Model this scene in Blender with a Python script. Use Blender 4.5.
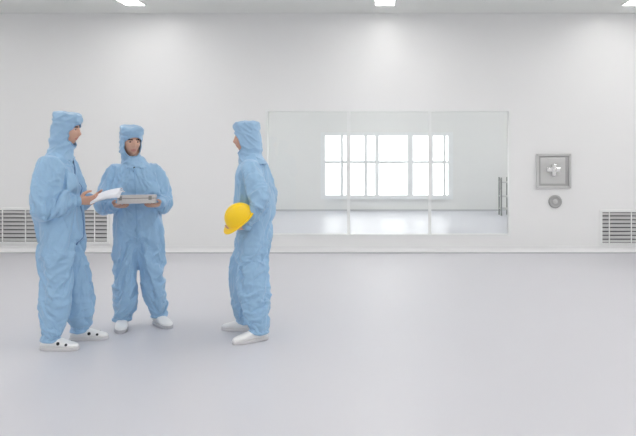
import bpy, bmesh, math, random
import numpy as np
from math import sin, cos, pi, radians as R
from mathutils import Vector as V, Matrix, noise
from mathutils.bvhtree import BVHTree

random.seed(4)
for o in list(bpy.data.objects):
    bpy.data.objects.remove(o)
S = bpy.context.scene
COL = S.collection

# ------------------------------------------------------------------ camera
CAM_Z = 1.48
FPX = 700.0
cd = bpy.data.cameras.new('camera')
cam = bpy.data.objects.new('camera', cd)
COL.objects.link(cam)
cam.location = (0, 0, CAM_Z)
cam.rotation_euler = (R(90), 0, 0)
cd.sensor_width = 36
cd.lens = FPX / 636 * 36
cd.shift_x = (318 - 385) / 636
cd.shift_y = (150 - 218) / 636
cd.clip_end = 200
S.camera = cam

# ------------------------------------------------------------------ world, exposure
w = bpy.data.worlds.new('overcast_sky')
S.world = w
w.use_nodes = True
bg = w.node_tree.nodes['Background']
bg.inputs[0].default_value = (0.985, 1.0, 1.0, 1)
bg.inputs[1].default_value = 2.8
LAMP = 13.4            # strength of the ceiling panels' diffusers
FAR_FILL = 31.0  # strength of the unseen panels added behind the glass
S.view_settings.view_transform = 'Standard'
S.view_settings.look = 'None'
S.view_settings.exposure = 0.0
S.view_settings.gamma = 1
S.view_settings.use_curve_mapping = False
S.cycles.use_denoising = True
S.cycles.max_bounces = 12
S.cycles.diffuse_bounces = 8
S.cycles.sample_clamp_indirect = 6
S.cycles.caustics_reflective = False
S.cycles.caustics_refractive = False


# ------------------------------------------------------------------ materials
def mat(name, col, rough=0.5, metal=0.0, spec=0.5, bump=0.0, bscale=60, var=0.0, vscale=3.0, emit=None, sheen=0.0, coat=0.0):
    m = bpy.data.materials.new(name)
    m.use_nodes = True
    nt = m.node_tree
    b = nt.nodes['Principled BSDF']
    b.inputs['Base Color'].default_value = (*col, 1)
    b.inputs['Roughness'].default_value = rough
    b.inputs['Metallic'].default_value = metal
    b.inputs['Specular IOR Level'].default_value = spec
    b.inputs['Sheen Weight'].default_value = sheen
    b.inputs['Coat Weight'].default_value = coat
    tc = nt.nodes.new('ShaderNodeTexCoord')
    if var:
        n = nt.nodes.new('ShaderNodeTexNoise')
        n.inputs['Scale'].default_value = vscale
        n.inputs['Detail'].default_value = 4
        nt.links.new(tc.outputs['Object'], n.inputs['Vector'])
        mx = nt.nodes.new('ShaderNodeMix')
        mx.data_type = 'RGBA'
        mx.inputs[6].default_value = (*[c * (1 - var) for c in col], 1)
        mx.inputs[7].default_value = (*[min(1, c * (1 + var)) for c in col], 1)
        nt.links.new(n.outputs['Fac'], mx.inputs[0])
        nt.links.new(mx.outputs[2], b.inputs['Base Color'])
    if bump:
        n2 = nt.nodes.new('ShaderNodeTexNoise')
        n2.inputs['Scale'].default_value = bscale
        n2.inputs['Detail'].default_value = 3
        nt.links.new(tc.outputs['Object'], n2.inputs['Vector'])
        bp = nt.nodes.new('ShaderNodeBump')
        bp.inputs['Strength'].default_value = bump
        bp.inputs['Distance'].default_value = 0.004
        nt.links.new(n2.outputs['Fac'], bp.inputs['Height'])
        nt.links.new(bp.outputs['Normal'], b.inputs['Normal'])
    if emit:
        b.inputs['Emission Color'].default_value = (1, 0.985, 0.962, 1)
        b.inputs['Emission Strength'].default_value = emit
    return m


M = {}
M['wall'] = mat('white_coated_panel', (0.85, 0.85, 0.845), 0.30, spec=0.45, var=0.006, vscale=0.6)
M['far_wall'] = mat('far_room_panel', (0.82, 0.825, 0.81), 0.4, spec=0.4)
M['ceiling'] = mat('ceiling_panel', (0.77, 0.785, 0.765), 0.5, var=0.006, vscale=0.5)
M['floor'] = mat('grey_epoxy', (0.622, 0.618, 0.652), 0.42, spec=0.45, var=0.012, vscale=0.9, bump=0.03, bscale=25)
M['far_floor'] = mat('far_epoxy', (0.63, 0.64, 0.695), 0.34, spec=1.0)
M['far_skirt'] = mat('grey_skirting', (0.58, 0.59, 0.60), 0.5)
M['white'] = mat('white_aluminium', (0.84, 0.85, 0.84), 0.35)
M['cove'] = mat('white_cove', (0.80, 0.80, 0.80), 0.35)
M['joint'] = mat('grey_joint', (0.42, 0.43, 0.45), 0.5)
M['sash'] = mat('grey_white_sash', (0.84, 0.86, 0.86), 0.4)
M['steel'] = mat('brushed_steel', (0.60, 0.60, 0.59), 0.38, metal=0.45, bump=0.02, bscale=90)
M['steel_dark'] = mat('dull_steel', (0.44, 0.44, 0.435), 0.45, metal=0.5)
M['post'] = mat('dull_grey_post', (0.30, 0.325, 0.31), 0.5, metal=0.3)
M['chrome'] = mat('bright_steel', (0.9, 0.9, 0.9), 0.12, metal=1.0)
M['louver'] = mat('grey_louver', (0.50, 0.50, 0.50), 0.4, metal=0.2)
M['duct'] = mat('dark_duct', (0.10, 0.10, 0.105), 0.8)
M['diffuser'] = mat('lit_diffuser', (1, 1, 1), 0.5, emit=LAMP)
M['far_fill_diffuser'] = mat('far_fill_glow', (1, 1, 1), 0.5, emit=FAR_FILL)
M['suit'] = mat('blue_polyester', (0.31, 0.50, 0.705), 0.42, spec=0.45, var=0.05, vscale=9, bump=0.05, bscale=60, sheen=0.15)
M['hood'] = mat('blue_hood_cloth', (0.325, 0.505, 0.70), 0.45, spec=0.35, var=0.06, vscale=14, bump=0.06, bscale=60, sheen=0.15)
M['zip'] = mat('darker_blue_zip', (0.17, 0.29, 0.50), 0.5)
M['elastic'] = mat('blue_elastic', (0.27, 0.45, 0.66), 0.7)
M['pull'] = mat('dark_pull', (0.03, 0.04, 0.06), 0.4)
M['skin'] = mat('skin', (0.64, 0.375, 0.275), 0.45, var=0.06, vscale=25)
M['lips'] = mat('lips', (0.55, 0.24, 0.20), 0.45)
M['brow'] = mat('dark_brow', (0.03, 0.022, 0.018), 0.7)
M['hair'] = mat('black_hair', (0.018, 0.016, 0.015), 0.5, bump=0.5, bscale=200)
M['eyewhite'] = mat('eye_white', (0.55, 0.52, 0.50), 0.2)
M['iris'] = mat('dark_iris', (0.02, 0.013, 0.01), 0.15)
M['shoe'] = mat('white_shoe', (0.86, 0.86, 0.85), 0.4)
M['sole'] = mat('pale_sole', (0.66, 0.65, 0.66), 0.6)
M['sole_dark'] = mat('grey_sole', (0.50, 0.50, 0.52), 0.6)
M['hole'] = mat('dark_hole', (0.015, 0.016, 0.02), 0.7)
M['sock'] = mat('dark_sock', (0.04, 0.05, 0.09), 0.9)
M['paper'] = mat('white_paper', (0.88, 0.89, 0.93), 0.6)
M['print'] = mat('grey_print', (0.45, 0.46, 0.50), 0.7)
M['case'] = mat('grey_plastic', (0.58, 0.555, 0.545), 0.45)
M['case_edge'] = mat('dark_grey_plastic', (0.28, 0.27, 0.26), 0.45)
M['yellow'] = mat('yellow_plastic', (1.0, 0.66, 0.015), 0.28, spec=0.5)
M['strap'] = mat('dark_strap', (0.05, 0.05, 0.05), 0.7)


def glass_mat():
    m = bpy.data.materials.new('clear_glass')
    m.use_nodes = True
    nt = m.node_tree
    nt.nodes.clear()
    out = nt.nodes.new('ShaderNodeOutputMaterial')
    tr = nt.nodes.new('ShaderNodeBsdfTransparent')
    tr.inputs[0].default_value = (0.975, 0.985, 0.982, 1)
    gl = nt.nodes.new('ShaderNodeBsdfGlossy')
    gl.inputs['Roughness'].default_value = 0.02
    fr = nt.nodes.new('ShaderNodeFresnel')
    fr.inputs[0].default_value = 1.5
    mx = nt.nodes.new('ShaderNodeMixShader')
    nt.links.new(fr.outputs[0], mx.inputs[0])
    nt.links.new(tr.outputs[0], mx.inputs[1])
    nt.links.new(gl.outputs[0], mx.inputs[2])
    nt.links.new(mx.outputs[0], out.inputs[0])
    return m


M['glass'] = glass_mat()


# ------------------------------------------------------------------ mesh helpers
def tag(o, label=None, cat=None, group=None, kind=None):
    if label: o['label'] = label
    if cat: o['category'] = cat
    if group: o['group'] = group
    if kind: o['kind'] = kind
    return o


def obj(name, bm, m, parent=None, smooth=False, loc=None):
    me = bpy.data.meshes.new(name)
    bmesh.ops.recalc_face_normals(bm, faces=bm.faces)
    bm.to_mesh(me)
    bm.free()
    for x in (m if isinstance(m, (list, tuple)) else [m]):
        me.materials.append(x)
    if smooth:
        me.polygons.foreach_set('use_smooth', [True] * len(me.polygons))
    o = bpy.data.objects.new(name, me)
    COL.objects.link(o)
    if parent: o.parent = parent
    if loc: o.location = loc
    return o


def empty(name, loc, rz=0.0):
    o = bpy.data.objects.new(name, None)
    COL.objects.link(o)
    o.location = loc
    o.rotation_euler = (0, 0, rz)
    o.empty_display_size = 0.1
    return o


def box(bm, x0, x1, y0, y1, z0, z1, mi=0, bev=0.0):
    vs = [bm.verts.new(p) for p in ((x0, y0, z0), (x1, y0, z0), (x1, y1, z0), (x0, y1, z0), (x0, y0, z1), (x1, y0, z1), (x1, y1, z1), (x0, y1, z1))]
    fs = []
    for q in ((0, 3, 2, 1), (4, 5, 6, 7), (0, 1, 5, 4), (1, 2, 6, 5), (2, 3, 7, 6), (3, 0, 4, 7)):
        f = bm.faces.new([vs[i] for i in q])
        f.material_index = mi
        fs.append(f)
    if bev:
        es = list({e for f in fs for e in f.edges})
        bmesh.ops.bevel(bm, geom=es, offset=bev, segments=2, affect='EDGES', profile=0.5)


def loft(bm, rings, cap=True):
    rows = [[bm.verts.new(p) for p in r] for r in rings]
    n = len(rows[0])
    for a, b in zip(rows[:-1], rows[1:]):
        for i in range(n):
            bm.faces.new((a[i], a[(i + 1) % n], b[(i + 1) % n], b[i]))
    if cap:
        for row, r in ((rows[0], rings[0]), (rows[-1], rings[-1])):
            c = bm.verts.new(sum((V(p) for p in r), V()) / n)
            for i in range(n):
                bm.faces.new((row[i], row[(i + 1) % n], c))


def ell(c, u, v, n=24, p=2.0):
    out = []
    for i in range(n):
        a = 2 * pi * i / n
        ca, sa = cos(a), sin(a)
        k = (abs(ca) ** p + abs(sa) ** p) ** (-1 / p)
        out.append(V(c) + V(u) * (ca * k) + V(v) * (sa * k))
    return out


def spline(pts, rad, sub=5):
    P = [V(p) for p in pts]
    out = []
    n = len(P)
    for i in range(n - 1):
        p0, p1, p2, p3 = P[max(i - 1, 0)], P[i], P[i + 1], P[min(i + 2, n - 1)]
        for k in range(sub):
            t = k / sub
            q = 0.5 * ((2 * p1) + (p2 - p0) * t + (2 * p0 - 5 * p1 + 4 * p2 - p3) * t * t + (3 * p1 - p0 - 3 * p2 + p3) * t ** 3)
            q = q.lerp(p1.lerp(p2, t), 0.45)
            out.append((q, rad[i] * (1 - t) + rad[i + 1] * t))
    out.append((P[-1], rad[-1]))
    return out


def limb(bm, pts, rad, n=16, sub=5, round_ends=True, flat=None):
    sp = spline(pts, rad, sub)
    rings = []
    ref = V((0.31, 0.87, 0.4))
    prev_u = None
    N = len(sp)
    for i, (p, r) in enumerate(sp):
        t = (sp[min(i + 1, N - 1)][0] - sp[max(i - 1, 0)][0]).normalized()
        if prev_u is None:
            u = (ref - t * ref.dot(t)).normalized()
        else:
            u = (prev_u - t * prev_u.dot(t)).normalized()
        prev_u = u
        v = t.cross(u)
        if i == 0 and round_ends:
            rings.append(ell(p - t * r * 0.75, u * r * 0.35, v * r * 0.35, n))
            rings.append(ell(p - t * r * 0.5, u * r * 0.75, v * r * 0.75, n))
        rings.append(ell(p, u * r, v * r, n))
        if i == N - 1 and round_ends:
            rings.append(ell(p + t * r * 0.5, u * r * 0.75, v * r * 0.75, n))
            rings.append(ell(p + t * r * 0.75, u * r * 0.35, v * r * 0.35, n))
    loft(bm, rings)


def remesh(bm, voxel, smooth=2, factor=0.5):
    """Union of the closed shapes in bm as one continuous mesh."""
    me = bpy.data.meshes.new('tmp')
    bmesh.ops.recalc_face_normals(bm, faces=bm.faces)
    bm.to_mesh(me)
    bm.free()
    o = bpy.data.objects.new('tmp', me)
    COL.objects.link(o)
    rm = o.modifiers.new('r', 'REMESH')
    rm.mode = 'VOXEL'
    rm.voxel_size = voxel
    if smooth:
        sm = o.modifiers.new('s', 'SMOOTH')
        sm.iterations = smooth
        sm.factor = factor
    dg = bpy.context.evaluated_depsgraph_get()
    res = bpy.data.meshes.new_from_object(o.evaluated_get(dg))
    bpy.data.objects.remove(o)
    bpy.data.meshes.remove(me)
    out = bmesh.new()
    out.from_mesh(res)
    bpy.data.meshes.remove(res)
    return out


def lathe(bm, prof, M4=None, n=32, mi=0):
    """prof: (r, z) rows, closed by end caps."""
    rings = [[V((r * cos(2 * pi * i / n), r * sin(2 * pi * i / n), z)) for i in range(n)] for r, z in prof]
    b2 = bmesh.new()
    loft(b2, rings)
    for f in b2.faces: f.material_index = mi
    me = bpy.data.meshes.new('t')
    b2.to_mesh(me); b2.free()
    if M4 is not None: me.transform(M4)
    bm.from_mesh(me)
    bpy.data.meshes.remove(me)


def frame_mat(x, y, z, o):
    m = Matrix.Identity(4)
    for i, a in enumerate((x, y, z)):
        m[0][i], m[1][i], m[2][i] = a
    m[0][3], m[1][3], m[2][3] = o
    return m


# ------------------------------------------------------------------ room
WY = 10.15          # the long wall with the viewing window
WT = 0.10
X0, X1, YB, H = -9.3, 7.6, -4.2, 3.46
FY = 16.98          # far wall of the room behind the glass
OX0, OX1, OZ0, OZ1 = -1.715, 1.806, 0.245, 2.055     # window opening


def struct(name, bm, m, **k):
    return tag(obj(name, bm, m, **k), kind='structure')


b = bmesh.new(); box(b, X0 - 0.1, X1 + 0.1, YB - 0.1, WY + WT * 0.5, -0.1, 0); struct('floor', b, M['floor'])
b = bmesh.new(); box(b, X0 - 0.1, X1 + 0.1, YB - 0.1, WY + WT, H, H + 0.1); struct('ceiling', b, M['ceiling'])
b = bmesh.new(); box(b, X0 - 0.1, X0, YB, WY, 0, H); struct('wall_left', b, M['wall'])
b = bmesh.new(); box(b, X1, X1 + 0.1, YB, WY, 0, H); struct('wall_right', b, M['wall'])
b = bmesh.new(); box(b, X0 - 0.1, X1 + 0.1, YB - 0.1, YB, 0, H); struct('wall_front', b, M['wall'])


def holed_wall(name, y0, y1, ax0, ax1, h0, h1, ox0, ox1, oz0, oz1, m):
    """one closed slab with a rectangular opening"""
    b = bmesh.new()
    xs, zs = (ax0, ox0, ox1, ax1), (h0, oz0, oz1, h1)
    g = {}
    for k, y in enumerate((y0, y1)):
        for i, x in enumerate(xs):
            for j, z in enumerate(zs):
                g[k, i, j] = b.verts.new((x, y, z))
    for k in (0, 1):
        for i in range(3):
            for j in range(3):
                if (i, j) != (1, 1):
                    b.faces.new((g[k, i, j], g[k, i + 1, j], g[k, i + 1, j + 1], g[k, i, j + 1]))
    def side(p, q):
        b.faces.new((g[0, p[0], p[1]], g[0, q[0], q[1]], g[1, q[0], q[1]], g[1, p[0], p[1]]))
    for i in range(3):
        side((i, 0), (i + 1, 0)); side((i, 3), (i + 1, 3)); side((0, i), (0, i + 1)); side((3, i), (3, i + 1))
    side((1, 1), (2, 1)); side((1, 2), (2, 2)); side((1, 1), (1, 2)); side((2, 1), (2, 2))
    return struct(name, b, m)


holed_wall('wall_back', WY, WY + WT, X0 - 0.1, X1 + 0.1, 0, H, OX0, OX1, OZ0, OZ1, M['wall'])

# coved skirting with its thin grey floor joint
b = bmesh.new()
prof = [(0.0, 0.088), (-0.004, 0.086), (-0.007, 0.06), (-0.014, 0.036), (-0.030, 0.016), (-0.06, 0.006), (-0.06, 0.0), (0.0, 0.0)]
va = [b.verts.new((X0, WY + y, z)) for y, z in prof]
vb = [b.verts.new((X1, WY + y, z)) for y, z in prof]
for i in range(len(prof)):
    j = (i + 1) % len(prof)
    b.faces.new((va[i], va[j], vb[j], vb[i]))
b.faces.new(va); b.faces.new(vb)
bb = struct('baseboard_back', b, M['cove'])
b = bmesh.new(); box(b, X0, X1, WY - 0.125, WY - 0.06, 0.0, 0.006)
j = obj('floor_joint', b, M['joint'], bb)
# thin cornice joint
b = bmesh.new(); box(b, X0, X1, WY - 0.012, WY, H - 0.02, H); struct('trim_1', b, M['white'])

# viewing window: frame, two mullions, three panes
b = bmesh.new()
fw, y0, y1 = 0.03, WY - 0.012, WY + WT + 0.012
box(b, OX0 - 0.02, OX0 + fw * 0.4, y0, y1, OZ0 - 0.02, OZ1 + 0.02)
box(b, OX1 - fw * 0.4, OX1 + 0.02, y0, y1, OZ0 - 0.02, OZ1 + 0.02)
box(b, OX0 + fw * 0.4, OX1 - fw * 0.4, y0, y1, OZ0 - 0.02, OZ0 + fw * 0.4)
box(b, OX0 + fw * 0.4, OX1 - fw * 0.4, y0, y1, OZ1 - fw * 0.4, OZ1 + 0.02)
win = struct('window_1', b, M['white'])
MX = (-0.529, 0.652)
for mx in MX:
    b = bmesh.new(); box(b, mx - 0.021, mx + 0.021, WY + 0.02, WY + 0.08, OZ0 + 0.012, OZ1 - 0.012)
    obj('mullion', b, M['white'], win)
edges = (OX0 + 0.012, MX[0] - 0.021, MX[0] + 0.021, MX[1] - 0.021, MX[1] + 0.021, OX1 - 0.012)
for k in range(3):
    b = bmesh.new()
    ys = WY + 0.05
    vs = [b.verts.new(p) for p in ((edges[2 * k], ys, OZ0 + .012), (edges[2 * k + 1], ys, OZ0 + .012), (edges[2 * k + 1], ys, OZ1 - .012), (edges[2 * k], ys, OZ1 - .012))]
    b.faces.new(vs)
    obj('pane', b, M['glass'], win)

# the room behind the glass
FX0, FX1 = -6.5, 6.0
b = bmesh.new(); box(b, FX0 - 0.1, FX1 + 0.1, WY + WT * 0.5, FY + 0.2, -0.1, 0); struct('floor_far', b, M['far_floor'])
b = bmesh.new(); box(b, FX0 - 0.1, FX1 + 0.1, WY + WT, FY + 0.2, H, H + 0.1); struct('ceiling_far', b, M['ceiling'])
b = bmesh.new(); box(b, FX0 - 0.1, FX0, WY + WT, FY, 0, H); struct('wall_far_left', b, M['far_wall'])
b = bmesh.new(); box(b, FX1, FX1 + 0.1, WY + WT, FY, 0, H); struct('wall_far_right', b, M['far_wall'])
GX0, GX1, GZ0, GZ1 = -1.50, 1.585, 0.355, 1.86
holed_wall('wall_far_back', FY, FY + 0.2, FX0 - 0.1, FX1 + 0.1, 0, H, GX0, GX1, GZ0, GZ1, M['far_wall'])
b = bmesh.new(); box(b, FX0, FX1, FY - 0.02, FY, 0, 0.04); struct('baseboard_far', b, M['far_skirt'])


def fx(px): return (px - 385) * FY / FPX


b = bmesh.new()
T = 0.045
# outer surround
box(b, GX0 - 0.06, GX0 + 0.05, FY - 0.03, FY + 0.12, GZ0 - 0.07, GZ1 + 0.05)
box(b, GX1 - 0.05, GX1 + 0.06, FY - 0.03, FY + 0.12, GZ0 - 0.07, GZ1 + 0.05)
box(b, GX0 + 0.05, GX1 - 0.05, FY - 0.03, FY + 0.12, GZ1 - 0.03, GZ1 + 0.05)
box(b, GX0 + 0.05, GX1 - 0.05, FY - 0.05, FY + 0.12, GZ0 - 0.07, GZ0 + 0.03)
win2 = struct('window_2', b, M['sash'])
bars = (342.0, 348.5, 365.7, 377, 410.3, 431, 444.5)
ws = (0.06, 0.10, 0.075, 0.095, 0.135, 0.10, 0.06)
for px, wd in zip(bars, ws):
    b = bmesh.new(); box(b, fx(px) - wd / 2, fx(px) + wd / 2, FY - 0.02, FY + 0.07, GZ0 + 0.03, GZ1 - 0.03)
    obj('mullion', b, M['sash'], win2)
b = bmesh.new(); box(b, GX0 + 0.05, GX1 - 0.05, FY - 0.015, FY + 0.065, 1.155, 1.215); obj('transom', b, M['sash'], win2)
b = bmesh.new()
b.faces.new([b.verts.new(p) for p in ((GX0, FY + .04, GZ0), (GX1, FY + .04, GZ0), (GX1, FY + .04, GZ1), (GX0, FY + .04, GZ1))])
obj('pane', b, M['glass'], win2)

# ------------------------------------------------------------------ ceiling light panels
def light_parts(root, dm, wx=0.29, ly=1.2):
    b = bmesh.new()
    t = 0.018
    box(b, -wx / 2, -wx / 2 + t, -ly / 2, ly / 2, -0.014, 0)
    box(b, wx / 2 - t, wx / 2, -ly / 2, ly / 2, -0.014, 0)
    box(b, -wx / 2 + t, wx / 2 - t, -ly / 2, -ly / 2 + t, -0.014, 0)
    box(b, -wx / 2 + t, wx / 2 - t, ly / 2 - t, ly / 2, -0.014, 0)
    obj('frame', b, M['white'], root)
    b = bmesh.new(); box(b, -wx / 2 + t, wx / 2 - t, -ly / 2 + t, ly / 2 - t, -0.009, -0.001)
    obj('diffuser', b, dm, root)


def dup(root, loc):
    r = root.copy(); COL.objects.link(r); r.location = loc
    for ch in list(root.children):
        c = ch.copy(); COL.objects.link(c); c.parent = r
    return r


LX = (-6.78, -3.39, 0.0, 3.36, 6.7)
LY = (8.95, 7.25, 5.47, 3.69, 1.91, 0.13, -1.65, -3.43)  # rows past the first are unseen, added to light the room evenly
proto = empty('ceiling_light', (LX[0], LY[0], H))
light_parts(proto, M['diffuser'])
first = True
for yi, ly in enumerate(LY):
    for xi, lx in enumerate(LX):
        if first:
            o = proto; first = False
        else:
            o = dup(proto, (lx, ly, H))
        if yi == 0 and xi in (1, 2, 3):
            lab = {1: 'slim lit ceiling panel above the three people, the leftmost lit one', 2: 'slim lit ceiling panel above the long viewing window, the middle lit one',
                   3: 'slim lit ceiling panel cut by the top right corner of the picture'}[xi]
            tag(o, lab, 'ceiling light', 'lit ceiling panels nearest the long wall')
        else:
            tag(o, 'unseen slim lit ceiling panel, added along the rows to light the room', 'ceiling light', 'ceiling panels out of view')
fp = empty('ceiling_light', (-3.0, 12.2, H))  # unseen panels, added to brighten the room behind the glass
light_parts(fp, M['far_fill_diffuser'])
k = 0
for ly in (12.2, 15.0):
    for lx in (-3.4, 0.0, 3.4):
        o = fp if k == 0 else dup(fp, (lx, ly, H))
        o.location = (lx, ly, H)
        k += 1
        tag(o, 'unseen slim lit panel added to brighten the room behind the glass', 'ceiling light', 'unseen added panels behind the glass')


# ------------------------------------------------------------------ wall fittings
def vent(x0, x1, z0, z1, label, div):
    t = empty('vent_grille', ((x0 + x1) / 2, WY, z0))
    tag(t, label, 'vent', 'wall vent grilles')
    hw, hh = (x1 - x0) / 2, z1 - z0
    f = 0.032
    b = bmesh.new()
    box(b, -hw - f, -hw, -0.022, 0, -f, hh + f); box(b, hw, hw + f, -0.022, 0, -f, hh + f)
    box(b, -hw, hw, -0.022, 0, -f, 0); box(b, -hw, hw, -0.022, 0, hh, hh + f)
    obj('frame', b, M['white'], t)
    b = bmesh.new(); box(b, -hw, hw, -0.003, -0.001, 0, hh); obj('backing', b, M['duct'], t)
    b = bmesh.new()
    n = 8
    for i in range(n):
        zc = hh * (i + 0.5) / n
        d = hh / n
        vs = [(-hw, -0.016, zc - d * .36), (-hw, -0.004, zc + d * .30), (-hw, -0.004, zc + d * .36), (-hw, -0.018, zc - d * .28)]
        a = [b.verts.new(p) for p in vs]
        c = [b.verts.new((hw, p[1], p[2])) for p in vs]
        for q in range(4):
            b.faces.new((a[q], a[(q + 1) % 4], c[(q + 1) % 4], c[q]))
        b.faces.new(a); b.faces.new(c)
    obj('louver', b, M['louver'], t)
    for px in div:
        x = (px - 385) * WY / FPX - (x0 + x1) / 2
        b = bmesh.new(); box(b, x - 0.006, x + 0.006, -0.021, -0.005, 0, hh); obj('divider', b, M['white'], t)
    return t


def wx(px): return (px - 385) * WY / FPX
def wz(py): return CAM_Z - (py - 150) * WY / FPX


vent(-5.95, wx(107.5), wz(241.5), wz(210), 'long grey louvered vent low on wall behind the two people on the left', (-20, 3, 26, 49, 72, 95))
vent(wx(602), 4.75, wz(243), wz(212), 'grey louvered vent low on wall at the right edge of the picture', (609, 631, 653, 675))

# square stainless box with a cross handle
cx, cz = wx(553.5), wz(171)
t = empty('wall_box', (cx, WY, cz))
tag(t, 'square stainless steel wall box with bright cross handle', 'wall box')
hw = 0.252
b = bmesh.new()
e = 0.035
for q in ((-hw, -hw + e, -hw, hw), (hw - e, hw, -hw, hw), (-hw + e, hw - e, -hw, -hw + e), (-hw + e, hw - e, hw - e, hw)):
    box(b, q[0], q[1], -0.03, 0, q[2], q[3], bev=0.003)
obj('frame', b, M['steel'], t)
b = bmesh.new(); box(b, -hw + e, hw - e, -0.012, -0.002, -hw + e, hw - e); obj('recessed_panel', b, M['steel_dark'], t)
b = bmesh.new(); box(b, -0.195, 0.165, -0.021, -0.012, -0.185, 0.195, bev=0.004); dr = obj('door', b, M['steel'], t)
b = bmesh.new()
box(b, -0.105, 0.09, -0.050, -0.036, -0.012, 0.05, bev=0.006)
box(b, -0.032, 0.032, -0.052, -0.034, -0.075, 0.10, bev=0.006)
Mx = Matrix.Rotation(R(90), 4, 'X')
lathe(b, [(0.0, 0.02), (0.03, 0.02), (0.03, 0.06), (0.022, 0.068), (0.0, 0.068)], Matrix.Translation((0, 0, 0.02)) @ Mx, 20)
obj('cross_handle', b, M['chrome'], dr)
for sx in (-1, 1):
    for sz in (-1, 1):
        b = bmesh.new()
        lathe(b, [(0.0, 0.029), (0.008, 0.029), (0.007, 0.033), (0.0, 0.034)], Matrix.Translation((sx * 0.234, 0, sz * 0.234)) @ Mx, 12)
        obj('screw', b, M['steel_dark'], t)
# round steel cap
t = empty('steel_disc', (wx(555), WY, wz(201.5)))
tag(t, 'round grey steel cap on wall just below the square box', 'disc')
b = bmesh.new()
lathe(b, [(0.0, 0.0), (0.097, 0.0), (0.097, 0.018), (0.088, 0.028), (0.07, 0.03), (0.066, 0.024), (0.0, 0.024)], Mx, 32)
obj('disc', b, M['steel_dark'], t, smooth=False)
b = bmesh.new()
lathe(b, [(0.0, 0.024), (0.035, 0.024), (0.033, 0.036), (0.0, 0.04)], Mx, 24)
obj('hub', b, M['steel'], t)

# narrow steel stand in the far room, seen at the right end of the viewing window
sx, sy = (504.2 - 385) * 15.9 / FPX, 15.9
t = empty('steel_stand', (sx, sy, 0))
tag(t, 'narrow grey steel stand in the room behind glass, at the window\'s right end', 'stand')
for px_, py_ in ((-0.09, -0.15), (0.09, -0.15), (-0.09, 0.15), (0.09, 0.15)):
    b = bmesh.new(); limb(b, [(px_, py_, 0.0), (px_, py_, 0.45), (px_, py_, 0.86)], [0.018] * 3, n=10, sub=2, round_ends=False)
    obj('post', b, M['post'], t)
for z in (0.14, 0.42, 0.74):
    b = bmesh.new(); box(b, -0.1, 0.1, -0.16, 0.16, z, z + 0.022, bev=0.004); obj('shelf', b, M['steel'], t)
b = bmesh.new(); limb(b, [(-0.09, -0.15, 0.84), (-0.13, -0.19, 0.80), (-0.13, -0.19, 0.62), (-0.09, -0.15, 0.58)], [0.011] * 4, n=10); obj('handle', b, M['steel_dark'], t)


# ------------------------------------------------------------------ people
def seg_closest(P, a, c):
    d = c - a
    L2 = max(float(d @ d), 1e-9)
    t = np.clip(((P - a) @ d) / L2, 0, 1)
    q = a + t[:, None] * d
    return np.linalg.norm(P - q, axis=1), t


def wrinkle(bm, chains, seed):
    """Cloth folds: ridged noise stretched around each limb, deeper at its joints."""
    bm.normal_update()
    bm.verts.ensure_lookup_table()
    P = np.array([v.co[:] for v in bm.verts])
    best = np.full(len(P), 1e9); along = np.zeros(len(P)); amp = np.zeros(len(P)); kind = np.zeros(len(P), int)
    for ci, (pts, rad, amps, kd) in enumerate(chains):
        acc = 0.0
        for i in range(len(pts) - 1):
            a, c = np.array(pts[i]), np.array(pts[i + 1])
            d, t = seg_closest(P, a, c)
            r = rad[i] * (1 - t) + rad[i + 1] * t
            dn = d / r
            L = float(np.linalg.norm(c - a))
            m = dn < best
            best[m] = dn[m]; along[m] = (acc + t * L)[m]; kind[m] = ci
            amp[m] = (amps[i] * (1 - t) + amps[i + 1] * t)[m]
            acc += L
    off = []
    for i, v in enumerate(bm.verts):
        ci = kind[i]; kd = chains[ci][3]
        s = along[i]; p = v.co; o = seed * 7.3 + ci * 3.1
        msk = 0.25 + 0.75 * max(0.0, min(1.0, 0.5 + 1.6 * noise.noise((p.x * 4 + o, p.y * 4 + 3, p.z * 4))))
        if kd == 'limb':
            q = V((s * 8.5 + p.x * 5 + p.y * 4, p.x * 4.5 + o, p.y * 4.5 - s * 2.5))
        else:
            q = V((p.x * 8 + p.z * 3 + o, p.y * 7, p.z * 4.0 + p.x * 4))
        n1 = noise.noise(q)
        rd = (1 - min(1, abs(n1) * 2.0)) ** 2.2
        n2 = noise.noise(q * 1.9 + V((5, 1, o)))
        rd2 = (1 - min(1, abs(n2) * 2.2)) ** 2.5
        n3 = noise.noise((p.x * 5.0 + o, p.y * 5.0, p.z * 3.2))
        off.append(0.42 * amp[i] * msk * (rd * 1.15 + rd2 * 0.6 - 0.40) + 0.010 * n3)
    nr = [v.normal.copy() for v in bm.verts]
    for v, n, d in zip(bm.verts, nr, off):
        v.co += n * d
    bmesh.ops.smooth_vert(bm, verts=bm.verts, factor=0.35, use_axis_x=True, use_axis_y=True, use_axis_z=True)


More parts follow.
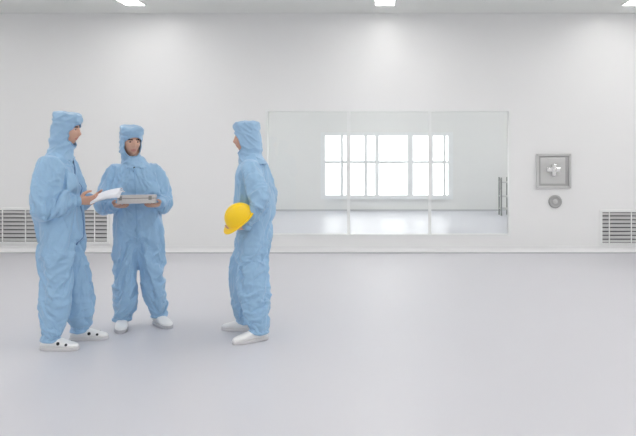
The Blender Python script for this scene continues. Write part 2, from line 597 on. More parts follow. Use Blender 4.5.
def settle(bm, body, pin, frames=18, grow=0.085):
    """Let the suit's cloth fall and buckle over the body: returns the draped mesh."""
    me = bpy.data.meshes.new('drape')
    bmesh.ops.recalc_face_normals(bm, faces=bm.faces)
    bm.to_mesh(me); bm.free()
    o = bpy.data.objects.new('drape', me); COL.objects.link(o)
    vg = o.vertex_groups.new(name='pin')
    for v in me.vertices:
        w_ = pin(v.co)
        if w_ > 0: vg.add([v.index], w_, 'REPLACE')
    co = bpy.data.objects.new('collider', body.data); COL.objects.link(co)
    cm = co.modifiers.new('c', 'COLLISION')
    co.collision.thickness_outer = 0.006
    co.collision.cloth_friction = 12
    cl = o.modifiers.new('cloth', 'CLOTH')
    st = cl.settings
    st.quality = 6
    st.mass = 0.15
    st.tension_stiffness = 60; st.compression_stiffness = 60; st.shear_stiffness = 25; st.bending_stiffness = 0.06
    st.tension_damping = 12; st.compression_damping = 12; st.shear_damping = 8; st.bending_damping = 0.5
    st.air_damping = 2.0
    st.vertex_group_mass = 'pin'
    st.pin_stiffness = 1.0
    st.shrink_min = -grow; st.shrink_max = -grow
    cl.collision_settings.use_collision = True
    cl.collision_settings.distance_min = 0.006
    cl.collision_settings.collision_quality = 3
    cl.collision_settings.use_self_collision = False
    cl.point_cache.frame_start = 1; cl.point_cache.frame_end = frames + 2
    S.frame_start = 1; S.frame_end = frames + 2
    for f in range(1, frames + 1):
        S.frame_set(f)
    sm = o.modifiers.new('sub', 'SUBSURF'); sm.levels = 1; sm.render_levels = 1
    dg = bpy.context.evaluated_depsgraph_get()
    res = bpy.data.meshes.new_from_object(o.evaluated_get(dg))
    bpy.data.objects.remove(o); bpy.data.objects.remove(co)
    S.frame_set(1)
    out = bmesh.new(); out.from_mesh(res); bpy.data.meshes.remove(res); bpy.data.meshes.remove(me)
    return out


def g(x, s): return math.exp(-(x / s) ** 2)


def head_point(th, ph):
    """head surface in the head's own frame: x = its left, -y = forward, z = up"""
    dx, dy, dz = sin(th) * cos(ph), sin(th) * sin(ph), cos(th)
    x, y, z = 0.073 * dx, 0.096 * dy, 0.118 * dz
    if z < 0.0:
        k = (-z / 0.118)
        x *= 1 - 0.30 * k ** 1.6
        if y > 0: y *= 1 - 0.45 * k ** 1.3
        else: y *= 1 + 0.12 * k
    if y < 0:
        f = 0.0
        y = -abs(y) ** 0.92 * 0.096 ** 0.08 if y else y
        f += 0.021 * g(x, 0.013) * g(z + 0.024, 0.017) + 0.012 * g(x, 0.010) * g(z - 0.002, 0.024)
        f -= 0.009 * g(abs(x) - 0.032, 0.015) * g(z - 0.012, 0.012)
        f += 0.005 * g(abs(x) - 0.028, 0.02) * g(z - 0.033, 0.010)
        f += 0.007 * g(x, 0.020) * (g(z + 0.053, 0.006) + g(z + 0.066, 0.0065)) - 0.004 * g(x, 0.022) * g(z + 0.0595, 0.003)
        f += 0.008 * g(x, 0.022) * g(z + 0.098, 0.014)
        f += 0.004 * g(abs(x) - 0.045, 0.018) * g(z + 0.02, 0.02)
        y -= f
    return V((x, y, z))


def head_shape(bm, HM, nt=44, npp=64):
    rings = [[HM @ head_point(pi * (i + 0.5) / nt, 2 * pi * j / npp) for j in range(npp)] for i in range(nt)]
    loft(bm, rings)


def hand_shape(bm, wrist, d, n, right, curl, thumb=0.5, k=1.0):
    d = V(d).normalized(); n = V(n); n = (n - d * n.dot(d)).normalized()
    s = d.cross(n) if right else n.cross(d)
    W = V(wrist)
    rings = []
    for t, hw, hd in ((-0.03, 0.026, 0.021), (0.0, 0.027, 0.019), (0.02, 0.033, 0.018), (0.045, 0.039, 0.017), (0.07, 0.041, 0.0145), (0.088, 0.039, 0.011), (0.094, 0.03, 0.006)):
        rings.append(ell(W + d * t * k, s * hw * k, n * hd * k, 20, 2.4))
    loft(bm, rings)
    for i, L in enumerate((0.070, 0.079, 0.073, 0.057)):
        off = 0.031 - 0.0207 * i
        p = W + d * (0.070 - 0.004 * abs(i - 1)) * k + s * off * k
        pts = [p]
        a = 0.0
        c = curl[i] if isinstance(curl, (list, tuple)) else curl
        spread = s * (0.10 * (1.5 - i) / 1.5)
        p = p + (d + spread * 0.5).normalized() * 0.020 * k
        pts.append(p)
        for fr, da in ((0.46, 0.8), (0.31, 1.0), (0.23, 0.7)):
            a += c * da
            p = p + (d * cos(a) + n * sin(a) + spread * cos(a)).normalized() * L * fr * k
            pts.append(p)
        limb(bm, pts, [0.0095 * k, 0.0098 * k, 0.0088 * k, 0.0080 * k, 0.0062 * k], n=10, sub=3)
    p = W + d * 0.020 * k + s * 0.020 * k + n * 0.006 * k
    dirs = [(d * 0.55 + s * 0.8 + n * 0.25), (d * 0.85 + s * (0.55 - 0.5 * thumb) + n * (0.2 + 0.5 * thumb)), (d * 0.95 + s * (0.25 - 0.6 * thumb) + n * (0.1 + 0.6 * thumb))]
    pts = [p]
    for q, L in zip(dirs, (0.042, 0.033, 0.026)):
        p = p + q.normalized() * L * k
        pts.append(p)
    limb(bm, pts, [0.015 * k, 0.0125 * k, 0.0105 * k, 0.0078 * k], n=10, sub=3)


def shoe(root, ankle, yaw, dots=True, sole='sole', label=None):
    """ankle: (x, y) of the ankle in the person's frame; yaw turns the toe"""
    e = empty('shoe', (ankle[0], ankle[1], 0), yaw)
    e.parent = root
    if label: e['label'] = label
    L0, L1 = 0.075, -0.205          # heel (+y) to toe (-y)
    rings = []
    for t, hw, h, zb in ((0.0, 0.012, 0.03, 0.022), (0.03, 0.028, 0.055, 0.02), (0.12, 0.037, 0.085, 0.02), (0.28, 0.040, 0.096, 0.02), (0.42, 0.043, 0.094, 0.02),
                         (0.56, 0.047, 0.082, 0.02), (0.70, 0.050, 0.067, 0.02), (0.82, 0.047, 0.057, 0.02), (0.91, 0.038, 0.050, 0.02), (0.97, 0.024, 0.044, 0.021), (1.0, 0.010, 0.035, 0.023)):
        y = L0 + (L1 - L0) * t
        zc, hh = (h + zb) / 2, (h - zb) / 2
        ring = []
        for i in range(24):
            a = 2 * pi * i / 24
            p = 3.2 if sin(a) < 0 else 2.1
            kk = (abs(cos(a)) ** p + abs(sin(a)) ** p) ** (-1 / p)
            ring.append(V((hw * cos(a) * kk, y, zc + hh * sin(a) * kk)))
        rings.append(ring)
    b = bmesh.new(); loft(b, rings)
    up = obj('upper', b, M['shoe'], e, smooth=True)
    b = bmesh.new()
    rr = []
    out = []
    for i in range(40):
        a = 2 * pi * i / 40
        yy = (L0 + L1) / 2 - cos(a) * (L0 - L1 + 0.012) / 2
        tt = (L0 - yy) / (L0 - L1)
        wdt = 0.047 + 0.008 * max(0, min(1, (tt - 0.35) / 0.35)) - 0.004 * g(tt - 0.35, 0.15)
        p = 2.6
        kk = (abs(cos(a)) ** p + abs(sin(a)) ** p) ** (-1 / p)
        out.append(((sin(a) * kk) * wdt, (L0 + L1) / 2 - cos(a) * kk * (L0 - L1 + 0.012) / 2))
    for z, sc in ((0.0, 0.95), (0.004, 1.0), (0.02, 1.0), (0.026, 0.96)):
        rr.append([V((x * sc, (y - (L0 + L1) / 2) * (0.5 + 0.5 * sc) + (L0 + L1) / 2, z)) for x, y in out])
    loft(b, rr)
    obj('sole', b, M[sole], e, smooth=True)
    me = up.data
    bvh = BVHTree.FromPolygons([v.co for v in me.vertices], [p.vertices for p in me.polygons])
    for sx in ((-1, 1) if dots else ()):
        for (yy, zz, r) in ((-0.075, 0.055, 0.0125), (-0.135, 0.046, 0.010)):
            hit = bvh.ray_cast(V((sx * 0.2, yy, 0.14)), V((-sx, 0, (zz - 0.14) / 0.155)).normalized())
            if hit[0] is None: continue
            z = hit[1].normalized(); x = V((0, 1, 0)).cross(z).normalized(); y = z.cross(x)
            b = bmesh.new()
            lathe(b, [(0.0, -0.002), (r, -0.002), (r, 0.0022), (0.0, 0.0028)], frame_mat(x, y, z, hit[0]), 16)
            obj('vent_hole', b, M['hole'], e)
    # folded-back strap across the instep
    pts = []
    for i in range(15):
        a = pi * i / 14
        hit = bvh.ray_cast(V((0, 0.0 - 0.012, 0.05)), V((cos(a), 0, sin(a) * 0.95 + 0.001)))
        if hit[0] is not None: pts.append(hit[0])
    if len(pts) > 4:
        b = bmesh.new(); limb(b, pts, [0.0045] * len(pts), n=8, sub=1); obj('strap', b, M['shoe'], e, smooth=True)
    return e


def person(sp):
    sc = sp['scale']
    root = empty('person', (*sp['at'], 0), R(sp['rz']))
    tag(root, sp['label'], 'person', 'three people in blue cleanroom suits')
    seed = sp['seed']
    px, py = sp.get('pelvis', (0, 0))
    cx_, cy_ = sp.get('chest', (0, 0))
    zh, zk = 0.93 * sc, 0.49 * sc
    zs = sp.get('zs', 1.40 * sc)
    ank = {s: V((*sp['ankle'][s], 0.085)) for s in 'LR'}
    hip = {'L': V((px + 0.092, py, zh)), 'R': V((px - 0.092, py, zh))}
    knee = {}
    for s in 'LR':
        k_ = ank[s].lerp(hip[s], 0.49)
        knee[s] = k_ + V((0, -0.035 - sp.get('kneef', {}).get(s, 0), 0))
    sh = {s: V(sp['shoulder'][s]) for s in 'LR'}
    el = {s: V(sp['elbow'][s]) for s in 'LR'}
    wr = {s: V(sp['wrist'][s]) for s in 'LR'}
    hc = V(sp['head'])
    HM = Matrix.Translation(hc) @ Matrix.Rotation(R(sp['yaw']), 4, 'Z') @ Matrix.Rotation(R(sp['pitch']), 4, 'X') @ Matrix.Scale(0.95, 4)   # +pitch lowers the face
    neck = V((cx_, cy_ + 0.01, zs + 0.06))

    def tc(z):
        t = max(0, min(1.1, (z - zh) / (zs - zh)))
        return px * (1 - t) + cx_ * t, py * (1 - t) + cy_ * t

    # ---- body: one continuous figure, skin
    b = bmesh.new()
    rings = []
    for f, hw, hd in ((-0.10, 0.10, 0.08), (0.0, 0.155, 0.105), (0.3, 0.145, 0.10), (0.6, 0.155, 0.105), (0.85, 0.165, 0.10), (0.97, 0.14, 0.08), (1.06, 0.06, 0.06), (1.12, 0.05, 0.05)):
        z = zh + f * (zs - zh)
        x, y = tc(z)
        rings.append(ell((x, y, z), (hw, 0, 0), (0, hd, 0), 28, 2.3))
    loft(b, rings)
    limb(b, [neck - V((0, 0, 0.05)), neck.lerp(hc, 0.5) + V((0, 0.012, -0.01)), HM @ V((0, 0.02, -0.05))], [0.056, 0.053, 0.055], n=20)
    head_shape(b, HM)
    for s in 'LR':
        limb(b, [hip[s], hip[s].lerp(knee[s], 0.5), knee[s], knee[s].lerp(ank[s], 0.35), ank[s]], [0.088, 0.075, 0.056, 0.054, 0.036], n=18)
        d = Matrix.Rotation(R(sp['foot'][s]), 3, 'Z') @ V((0, -1, 0))
        a0 = V((ank[s].x, ank[s].y, 0.06))
        limb(b, [a0 - d * 0.04, a0 + d * 0.05 - V((0, 0, 0.008)), a0 + d * 0.15 - V((0, 0, 0.018))], [0.030, 0.028, 0.016], n=14)
        limb(b, [sh[s], sh[s].lerp(el[s], 0.5), el[s], el[s].lerp(wr[s], 0.5), wr[s]], [0.046, 0.044, 0.038, 0.035, 0.026], n=16)
        hs = sp['hand'][s]
        hand_shape(b, wr[s], hs['d'], hs['n'], s == 'R', hs['curl'], hs.get('thumb', 0.5), 0.98 * sc)
    b = remesh(b, 0.0042, 1, 0.4)
    inv = HM.inverted()
    for f in b.faces:
        q = inv @ f.calc_center_median()
        if abs(q.x) < 0.08 and q.y < -0.04 and abs(q.z) < 0.13:
            if abs(q.x) < 0.024 * (1 - 0.0) and abs(q.z + 0.0595) < 0.011 * (1 - (abs(q.x) / 0.026) ** 2) + 0.001: f.material_index = 1
            elif 0.012 < abs(q.x) < 0.050 and abs(q.z - 0.0335 + 0.12 * max(0, abs(q.x) - 0.036)) < 0.0050: f.material_index = 2
    body = obj('body', b, [M['skin'], M['lips'], M['brow']], root, smooth=True)
    for sx in (-1, 1):
        b = bmesh.new()
        bmesh.ops.create_uvsphere(b, u_segments=20, v_segments=14, radius=0.0118)
        for v in b.verts: v.co = V((v.co.x * 1.15, v.co.z, v.co.y * 0.75))
        for f in b.faces:
            c = f.calc_center_median()
            f.material_index = 1 if c.y < 0 and math.hypot(c.x, c.z) < 0.0075 else 0
        eye = head_point(pi * 0.5, -pi / 2)
        e = obj('eye', b, [M['eyewhite'], M['iris']], root, smooth=True)
        e.matrix_local = HM @ Matrix.Translation((sx * 0.031, -0.0725, 0.012))

    # ---- hair peeping out under the hood
    b = bmesh.new()
    nt, npp = 30, 44
    rows = [[None] * npp for _ in range(nt)]
    for i in range(nt):
        for j in range(npp):
            p = head_point(pi * (i + 0.5) / nt, 2 * pi * j / npp)
            rows[i][j] = b.verts.new(HM @ (p * 1.045 + V((0, 0.0, 0.002))))
    for i in range(nt - 1):
        for j in range(npp):
            c = head_point(pi * (i + 1) / nt, 2 * pi * (j + 0.5) / npp)
            lim = 0.052 + 0.003 * sin(j * 2.7) if c.y < -0.03 else 0.045
            if abs(c.x) > 0.052 and c.y > -0.06: lim = min(lim, 0.038)
            if c.z > lim:
                b.faces.new((rows[i][j], rows[i][(j + 1) % npp], rows[i + 1][(j + 1) % npp], rows[i + 1][j]))
    bmesh.ops.delete(b, geom=[v for v in b.verts if not v.link_faces], context='VERTS')
    o = obj('hair', b, M['hair'], root, smooth=True)
    md = o.modifiers.new('thick', 'SOLIDIFY'); md.thickness = 0.004; md.offset = -1

    # ---- coverall
    b = bmesh.new()
    rings = []
    for z, hw, hd, dy in ((0.615, 0.07, 0.06, 0.0), (0.65, 0.125, 0.09, 0.0), (0.72, 0.17, 0.118, 0.0), (0.82, 0.190, 0.138, 0.0), (0.95, 0.192, 0.142, 0.0), (1.06, 0.19, 0.14, -0.004), (1.18, 0.20, 0.143, -0.006),
                          (1.28, 0.205, 0.14, -0.004), (1.345, 0.198, 0.128, 0.0), (1.40, 0.165, 0.108, 0.004), (1.445, 0.105, 0.088, 0.008), (1.49, 0.078, 0.08, 0.008), (1.51, 0.06, 0.065, 0.008)):
        z_ = z * sc * (zs / (1.40 * sc)) if z > 1.2 else z * sc
        x, y = tc(z_)
        bw = sp.get('bulk', 1.0)
        rings.append(ell((x, y + dy, z_), (hw * bw, 0, 0), (0, hd * bw, 0), 32, 2.25))
    loft(b, rings)
    chains = [([(px, py, 0.55 * sc), (px, py, zh), (*tc(1.08 * sc), 1.08 * sc), (cx_, cy_, zs), tuple(neck)], [0.14, 0.17, 0.17, 0.16, 0.10], [0.012, 0.017, 0.026, 0.016, 0.008], 'torso')]
    for s in 'LR':
        lr = [0.118, 0.124, 0.110, 0.099, 0.084, 0.076]
        low = V((ank[s].x, ank[s].y, 0.058))
        yaw_d = Matrix.Rotation(R(sp['foot'][s]), 3, 'Z') @ V((0, -1, 0))
        low = low - yaw_d * 0.006
        lp = [hip[s] - V((0, 0, 0.02)), hip[s].lerp(knee[s], 0.5), knee[s], knee[s].lerp(ank[s], 0.45), low + V((0, 0, 0.08)), low]
        bw = sp.get('legbulk', 1.0)
        lr = [r * bw for r in lr]
        limb(b, lp, lr, n=24, round_ends=False)
        chains.append(([tuple(p) for p in lp], lr, [0.012, 0.018, 0.026, 0.026, 0.028, 0.014], 'limb'))
        ab = sp.get('armbulk', {}).get(s, 1.0)
        ar = [0.094 * ab, 0.088 * ab, 0.084 * ab, 0.072 * ab, 0.048, 0.038]
        fd = (wr[s] - el[s]).normalized()
        up_in = sh[s] + V((-0.03 if s == 'L' else 0.03, 0, -0.005))
        ap = [up_in, sh[s].lerp(el[s], 0.45), el[s], el[s].lerp(wr[s], 0.45), wr[s] - fd * 0.045, wr[s] - fd * 0.002]
        limb(b, ap, ar, n=22, round_ends=True)
        chains.append(([tuple(p) for p in ap], ar, [0.012, 0.020, 0.034, 0.026, 0.016, 0.002], 'limb'))
    b = remesh(b, 0.011, 4, 0.5)
    wrinkle(b, chains, seed)

    def pin(c):
        for s in 'LR':
            if (c - wr[s]).length < 0.05: return 1.0
        if c.z > zs + 0.03 or c.z < 0.07: return 1.0
        if abs(c.x - px) < 0.06 and c.z < 0.78 * sc and c.z > 0.5: return 0.35
        return 0.07
    b = settle(b, body, pin)
    wrinkle(b, chains, seed + 20)
    cov = obj('coverall', b, M['suit'], root, smooth=True)
    me = cov.data
    bvh = BVHTree.FromPolygons([v.co for v in me.vertices], [tuple(p.vertices) for p in me.polygons])
    # zip along the front
    pts = []
    for i in range(60):
        z = (0.74 + (1.425 - 0.74) * i / 59) * sc
        if z > zs + 0.03: break
        x, y = tc(z)
        h = bvh.ray_cast(V((x, y - 0.5, z)), V((0, 1, 0)))
        if h[0] is not None and y - h[0].y < 0.24: pts.append(h[0])
    for _ in range(2):
        pts = [pts[0]] + [(pts[i - 1] + pts[i] * 2 + pts[i + 1]) / 4 for i in range(1, len(pts) - 1)] + [pts[-1]]
    b = bmesh.new()
    rings = [[p + V((dx, dy, 0)) for dx, dy in ((-0.006, 0.004), (-0.005, -0.006), (0.005, -0.006), (0.006, 0.004))] for p in pts]
    loft(b, rings)
    zp = obj('zipper', b, M[sp.get('zip', 'elastic')], cov)
    b = bmesh.new(); p = pts[-1]
    box(b, p.x - 0.007, p.x + 0.007, p.y - 0.012, p.y - 0.003, p.z - 0.042, p.z - 0.002, bev=0.002)
    obj('zipper_pull', b, M['pull'], cov)
    # elastic cuffs
    for s in 'LR':
        fd = (wr[s] - el[s]).normalized()
        b = bmesh.new()
        u = fd.orthogonal().normalized(); v = fd.cross(u)
        rr = [ell(wr[s] + fd * t, u * r, v * r, 20) for t, r in ((-0.026, 0.040), (-0.018, 0.045), (0.0, 0.0445), (0.012, 0.041), (0.016, 0.036))]
        loft(b, rr)
        obj('cuff', b, M['elastic'], cov, smooth=True)

    # ---- hood
    b = bmesh.new()
    rings = []
    for z, hw, hd, dy, q in ((-0.225, 0.120, 0.112, 0.0, 1), (-0.19, 0.100, 0.100, 0.0, 0.8), (-0.155, 0.084, 0.092, 0.006, 0.45), (-0.128, 0.082, 0.092, 0.010, 0.15), (-0.10, 0.078, 0.098, 0.016, 0), (-0.06, 0.083, 0.100, 0.016, 0),
                             (-0.01, 0.086, 0.101, 0.012, 0), (0.04, 0.089, 0.104, 0.006, 0), (0.08, 0.093, 0.108, 0.002, 0), (0.112, 0.094, 0.109, 0.001, 0), (0.131, 0.089, 0.102, 0.002, 0), (0.140, 0.065, 0.078, 0.004, 0), (0.143, 0.03, 0.04, 0.004, 0)):
        ring = ell((0, dy, z), (hw, 0, 0), (0, hd, 0), 32, 2.5)
        o2 = []
        for p in ring:
            a = HM @ p
            flat = neck + V((p.x * 1.0, p.y * 1.0 - dy, (z + 0.215) * 1.0 - 0.045))
            o2.append(a.lerp(flat, q))
        rings.append(o2)
    loft(b, rings)
    b = remesh(b, 0.0055, 4, 0.5)
    b.normal_update()
    nr = [(v, v.normal.copy()) for v in b.verts]
    for v, n in nr:
        q = inv @ v.co
        n1 = noise.noise((q.x * 12 + seed * 5, q.y * 14 + q.z * 8, q.z * 15 + q.y * 6))
        n2 = noise.noise((q.x * 22, q.y * 22 + seed, q.z * 34))
        d = 0.009 * ((1 - min(1, abs(n1) * 2.0)) ** 2 - 0.4) + 0.004 * n2
        d += -0.004 * g(q.z - 0.062, 0.010) + 0.006 * g(q.z + 0.098, 0.016) * (1 if q.y > 0 else 0.3)
        v.co += n * d
    dead = []
    for f in b.faces:
        q = inv @ f.calc_center_median()
        zz = (q.z + 0.024) / (0.082 if q.z > -0.024 else 0.098)
        if q.y < -0.01 and (abs(q.x) / 0.074) ** 2.4 + abs(zz) ** 2.4 < 1: dead.append(f)
    bmesh.ops.delete(b, geom=dead, context='FACES')
    for _ in range(14):
        mv = {}
        for v in b.verts:
            be = [e for e in v.link_edges if e.is_boundary]
            if len(be) == 2:
                mv[v] = (be[0].other_vert(v).co + be[1].other_vert(v).co) / 4 + v.co / 2
        for v, c in mv.items(): v.co = c
    # rim path
    bes = [e for e in b.edges if e.is_boundary]
    rim = []
    if bes:
        v0 = bes[0].verts[0]; v = v0; e = bes[0]
        while True:
            rim.append(v.co.copy())
            v = e.other_vert(v)
            if v is v0 or len(rim) > 2000: break
            nx = [x for x in v.link_edges if x.is_boundary and x is not e]
            if not nx: break
            e = nx[0]
    hd_o = obj('hood', b, M['hood'], root, smooth=True)
    md = hd_o.modifiers.new('thick', 'SOLIDIFY'); md.thickness = 0.004; md.offset = -1
    if len(rim) > 8:
        rim = rim[::3]
        b = bmesh.new()
        N = len(rim)
        rr = []
        for i in range(N):
            t = (rim[(i + 1) % N] - rim[i - 1]).normalized()
            rad = (rim[i] - hc); u = (rad - t * rad.dot(t)).normalized(); v = t.cross(u)
            rr.append(ell(rim[i], u * 0.0045, v * 0.0045, 8))
        rows = [[b.verts.new(p) for p in r] for r in rr]
        for i in range(N):
            A, B = rows[i], rows[(i + 1) % N]
            for q in range(8):
                b.faces.new((A[q], A[(q + 1) % 8], B[(q + 1) % 8], B[q]))
        obj('face_elastic', b, M['elastic'], hd_o, smooth=True)

    # ---- socks and shoes
    for s in 'LR':
        b = bmesh.new()
        limb(b, [(ank[s].x, ank[s].y, 0.13), (ank[s].x, ank[s].y, 0.10), (ank[s].x, ank[s].y - 0.0, 0.062)], [0.039, 0.040, 0.043], n=16, round_ends=False)
        obj('sock', b, M['sock'], root, smooth=True)
        shoe(root, sp['ankle'][s], R(sp['foot'][s]), sp.get('dots', False), sp.get('sole', 'sole'))
    return root


def local(sp_at, rz, wp):
    """a point of the room in a person's own frame"""
    return Matrix.Rotation(-R(rz), 3, 'Z') @ (V(wp) - V((*sp_at, 0)))


def ldir(rz, wd): return Matrix.Rotation(-R(rz), 3, 'Z') @ V(wd)


# --- person on the left, holding papers, facing along the wall
A = dict(zip='zip', dots=True, at=(-2.44, 5.33), rz=95, scale=1.02, seed=1,
         label='person in blue hooded suit, in profile at the left, handing over white papers',
         pelvis=(0, 0.045), chest=(0, 0.035), zs=1.395,
         ankle={'R': (-0.135, 0.05), 'L': (0.125, -0.075)}, foot={'R': -6, 'L': 4},
         shoulder={'R': (-0.19, 0.055, 1.365), 'L': (0.185, 0.045, 1.365)},
         elbow={'R': (-0.245, 0.095, 1.095), 'L': (0.235, -0.02, 1.10)},
         wrist={'R': (-0.115, -0.14, 1.10), 'L': (0.05, -0.17, 1.10)},
         hand={'R': dict(d=(0.15, -1, 0.02), n=(0.8, 0.1, 0.55), curl=[0.55, 0.65, 0.75, 0.85], thumb=0.95),
               'L': dict(d=(-0.35, -0.95, 0.05), n=(-0.5, -0.2, 0.85), curl=[0.5, 0.55, 0.6, 0.7], thumb=0.8)},
         head=(0.005, -0.012, 1.632), yaw=0, pitch=6, legbulk=0.95, bulk=1.0, armbulk={'R': 1.08, 'L': 1.0})
person(A)

# --- person in the middle, facing the viewer, holding a flat case
B = dict(sole='sole_dark', at=(-2.07, 5.87), rz=17, scale=0.975, seed=2,
         label='person in blue hooded suit facing the viewer, holding a flat grey case',
         pelvis=(-0.005, 0.0), chest=(-0.025, 0.0), zs=1.325,
         ankle={'R': (-0.125, 0.0), 'L': (0.165, 0.02)}, foot={'R': 0, 'L': 26},
         shoulder={'R': (-0.195, 0.02, 1.30), 'L': (0.145, 0.02, 1.30)},
         elbow={'R': (-0.285, 0.05, 1.05), 'L': (0.225, 0.05, 1.06)},
         wrist={'R': (-0.165, -0.17, 1.03), 'L': (0.165, -0.175, 1.03)},
         hand={'R': dict(d=(0.55, -0.8, 0.0), n=(0.25, 0.1, 1), curl=[0.22, 0.22, 0.25, 0.3], thumb=0.25),
               'L': dict(d=(-0.55, -0.8, 0.0), n=(-0.25, 0.1, 1), curl=[0.22, 0.22, 0.25, 0.3], thumb=0.25)},
         head=(-0.055, -0.03, 1.547), yaw=20, pitch=9, bulk=0.96, armbulk={'R': 0.92, 'L': 0.92}, legbulk=0.98)
person(B)

# --- person on the right, turned to the other two, hard hat at the hip
C = dict(at=(-1.055, 5.58), rz=-96, scale=0.985, seed=3,
         label='person in blue hooded suit, profile facing left, with a yellow hard hat at the hip',
         pelvis=(0, 0.0), chest=(0, -0.01), zs=1.36,
         ankle={'L': (0.135, 0.085), 'R': (-0.15, -0.10)}, foot={'L': 38, 'R': -4},
         shoulder={'L': (0.175, 0.02, 1.335), 'R': (-0.18, 0.0, 1.335)},
         elbow={'L': (0.265, 0.145, 1.125), 'R': (-0.225, 0.05, 1.07)},
         wrist={'L': (0.275, 0.03, 0.897), 'R': (-0.17, -0.13, 0.90)},
         hand={'L': dict(d=(0.05, -0.95, -0.15), n=(0.0, -0.15, 1), curl=[0.30, 0.35, 0.4, 0.45], thumb=0.35),
               'R': dict(d=(0.35, -0.8, -0.35), n=(0.9, 0.2, 0.2), curl=0.45)},
         head=(0.0, -0.045, 1.572), yaw=12, pitch=3, bulk=0.95, kneef={'R': 0.03, 'L': -0.035}, legbulk=1.0)
person(C)


# ------------------------------------------------------------------ what they hold
def to_world(sp, p):
    return Matrix.Rotation(R(sp['rz']), 3, 'Z') @ V(p) + V((*sp['at'], 0))


# papers: a thin sheaf, a little bowed, tilted up at the far end
t = empty('paper_sheaf', to_world(A, (-0.045, -0.225, 1.115)), R(A['rz']))
t.rotation_euler = (0, 0, R(A['rz']))
tag(t, 'thin sheaf of white papers in the left person\'s hands', 'papers')
def sheet(name, z0, tilt, skew, m, wv=0.15, lv=0.215):
    b = bmesh.new()
    nx, ny = 8, 12
    top, bot = [], []
    for j in range(ny + 1):
        for i in range(nx + 1):
            u, v = i / nx - 0.5, j / ny
            x = u * wv + v * skew
            y = -v * lv * cos(tilt)
            z = z0 + v * lv * sin(tilt) + 0.012 * sin(v * pi) - 0.10 * u * u + u * 0.035
            top.append(b.verts.new((x, y, z + 0.001))); bot.append(b.verts.new((x, y, z - 0.001)))
    def ix(i, j): return j * (nx + 1) + i
    for j in range(ny):
        for i in range(nx):
            b.faces.new([top[ix(*q)] for q in ((i, j), (i + 1, j), (i + 1, j + 1), (i, j + 1))])
            b.faces.new([bot[ix(*q)] for q in ((i, j), (i, j + 1), (i + 1, j + 1), (i + 1, j))])
    for i in range(nx):
        for j in (0, ny): b.faces.new((top[ix(i, j)], top[ix(i + 1, j)], bot[ix(i + 1, j)], bot[ix(i, j)]))
    for j in range(ny):
        for i in (0, nx): b.faces.new((top[ix(i, j)], top[ix(i, j + 1)], bot[ix(i, j + 1)], bot[ix(i, j)]))
    return obj(name, b, m, t, smooth=False)
sheet('sheet', 0.0, R(13), 0.02, M['paper'])
sheet('sheet', 0.006, R(15), -0.012, M['paper'])
sheet('sheet', 0.012, R(17), 0.0, M['paper'], 0.148, 0.21)

# flat case
t = empty('flat_case', to_world(B, (0.006, -0.30, 1.052)), R(B['rz']))
t.rotation_euler = (R(-4), 0, R(B['rz']))
tag(t, 'flat grey case held level in both hands of the middle person', 'case')
b = bmesh.new(); box(b, -0.145, 0.145, -0.10, 0.11, 0.0, 0.040, bev=0.006); obj('base', b, M['case'], t)
b = bmesh.new(); box(b, -0.147, 0.147, -0.102, 0.112, 0.043, 0.070, bev=0.006); obj('lid', b, M['case'], t)
b = bmesh.new(); box(b, -0.142, 0.142, -0.097, 0.107, 0.038, 0.045); obj('seam', b, M['case_edge'], t)
for x in (-0.12, 0.10):
    b = bmesh.new(); box(b, x - 0.012, x + 0.012, -0.109, -0.098, 0.028, 0.060, bev=0.002); obj('clasp', b, M['case_edge'], t)

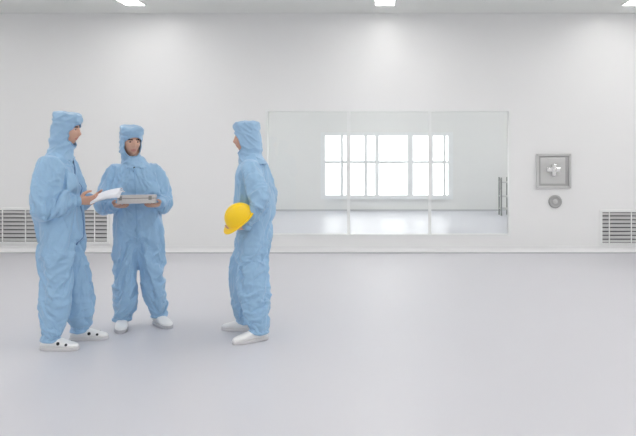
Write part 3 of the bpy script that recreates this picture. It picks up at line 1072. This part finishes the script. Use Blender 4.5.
# hard hat
HX = to_world(C, (0.285, -0.01, 0.968))
up = V((-0.50, -0.52, 0.69)).normalized()
fr = V((-0.80, -0.05, -0.60)); fr = (fr - up * fr.dot(up)).normalized()
sd = up.cross(fr)
t = empty('hard_hat', HX)
t.matrix_world = frame_mat(fr, sd, up, HX) @ Matrix.Scale(0.87, 4)
tag(t, 'yellow hard hat held at the right person\'s hip', 'hard hat')
b = bmesh.new()
rings_o, rings_i = [], []
def dome(s, th, ph, off):
    rr = sin(th)
    x, y = cos(ph) * rr * (0.132 + off), sin(ph) * rr * (0.108 + off)
    z = cos(th) * (0.138 + off)
    rd = 0.007 * (g(y, 0.012) + 0.6 * g(abs(y) - 0.035, 0.010)) * max(0, cos(th)) ** 0.6 * s
    return V((x, y, z + rd))
nth, nph = 18, 56
outer = [[b.verts.new(dome(1, (pi / 2) * (i + 0.3) / (nth + 0.3), 2 * pi * j / nph, 0)) for j in range(nph)] for i in range(nth + 1)]
inner = [[b.verts.new(dome(0, (pi / 2) * (i + 0.3) / (nth + 0.3), 2 * pi * j / nph, -0.004)) for j in range(nph)] for i in range(nth + 1)]
for g_ in (outer, inner):
    for i in range(nth):
        for j in range(nph):
            b.faces.new((g_[i][j], g_[i][(j + 1) % nph], g_[i + 1][(j + 1) % nph], g_[i + 1][j]))
    c = b.verts.new(V((0, 0, 0.145 if g_ is outer else 0.134)))
    for j in range(nph): b.faces.new((c, g_[0][j], g_[0][(j + 1) % nph]))
for j in range(nph):
    b.faces.new((outer[-1][j], outer[-1][(j + 1) % nph], inner[-1][(j + 1) % nph], inner[-1][j]))
obj('shell', b, M['yellow'], t, smooth=True)
b = bmesh.new()
rows = []
for j in range(nph):
    a = 2 * pi * j / nph
    pk = max(0, cos(a)) ** 2
    ext = 0.014 + 0.045 * pk
    row = []
    for kx, dz in ((-0.003, 0.004), (ext, -0.004 - 0.012 * pk), (ext, -0.009 - 0.012 * pk), (-0.003, -0.002)):
        row.append(b.verts.new((cos(a) * (0.132 + kx), sin(a) * (0.108 + kx), dz)))
    rows.append(row)
for j in range(nph):
    A_, B_ = rows[j], rows[(j + 1) % nph]
    for q in range(4): b.faces.new((A_[q], B_[q], B_[(q + 1) % 4], A_[(q + 1) % 4]))
obj('brim', b, M['yellow'], t, smooth=False)
b = bmesh.new()
rows = []
for j in range(nph):
    a = 2 * pi * j / nph
    rows.append([b.verts.new((cos(a) * r * 1.15, sin(a) * r * 0.93, z)) for r, z in ((0.098, 0.0), (0.098, 0.03), (0.095, 0.03), (0.095, 0.0))])
for j in range(nph):
    A_, B_ = rows[j], rows[(j + 1) % nph]
    for q in range(4): b.faces.new((A_[q], B_[q], B_[(q + 1) % 4], A_[(q + 1) % 4]))
obj('headband', b, M['strap'], t)
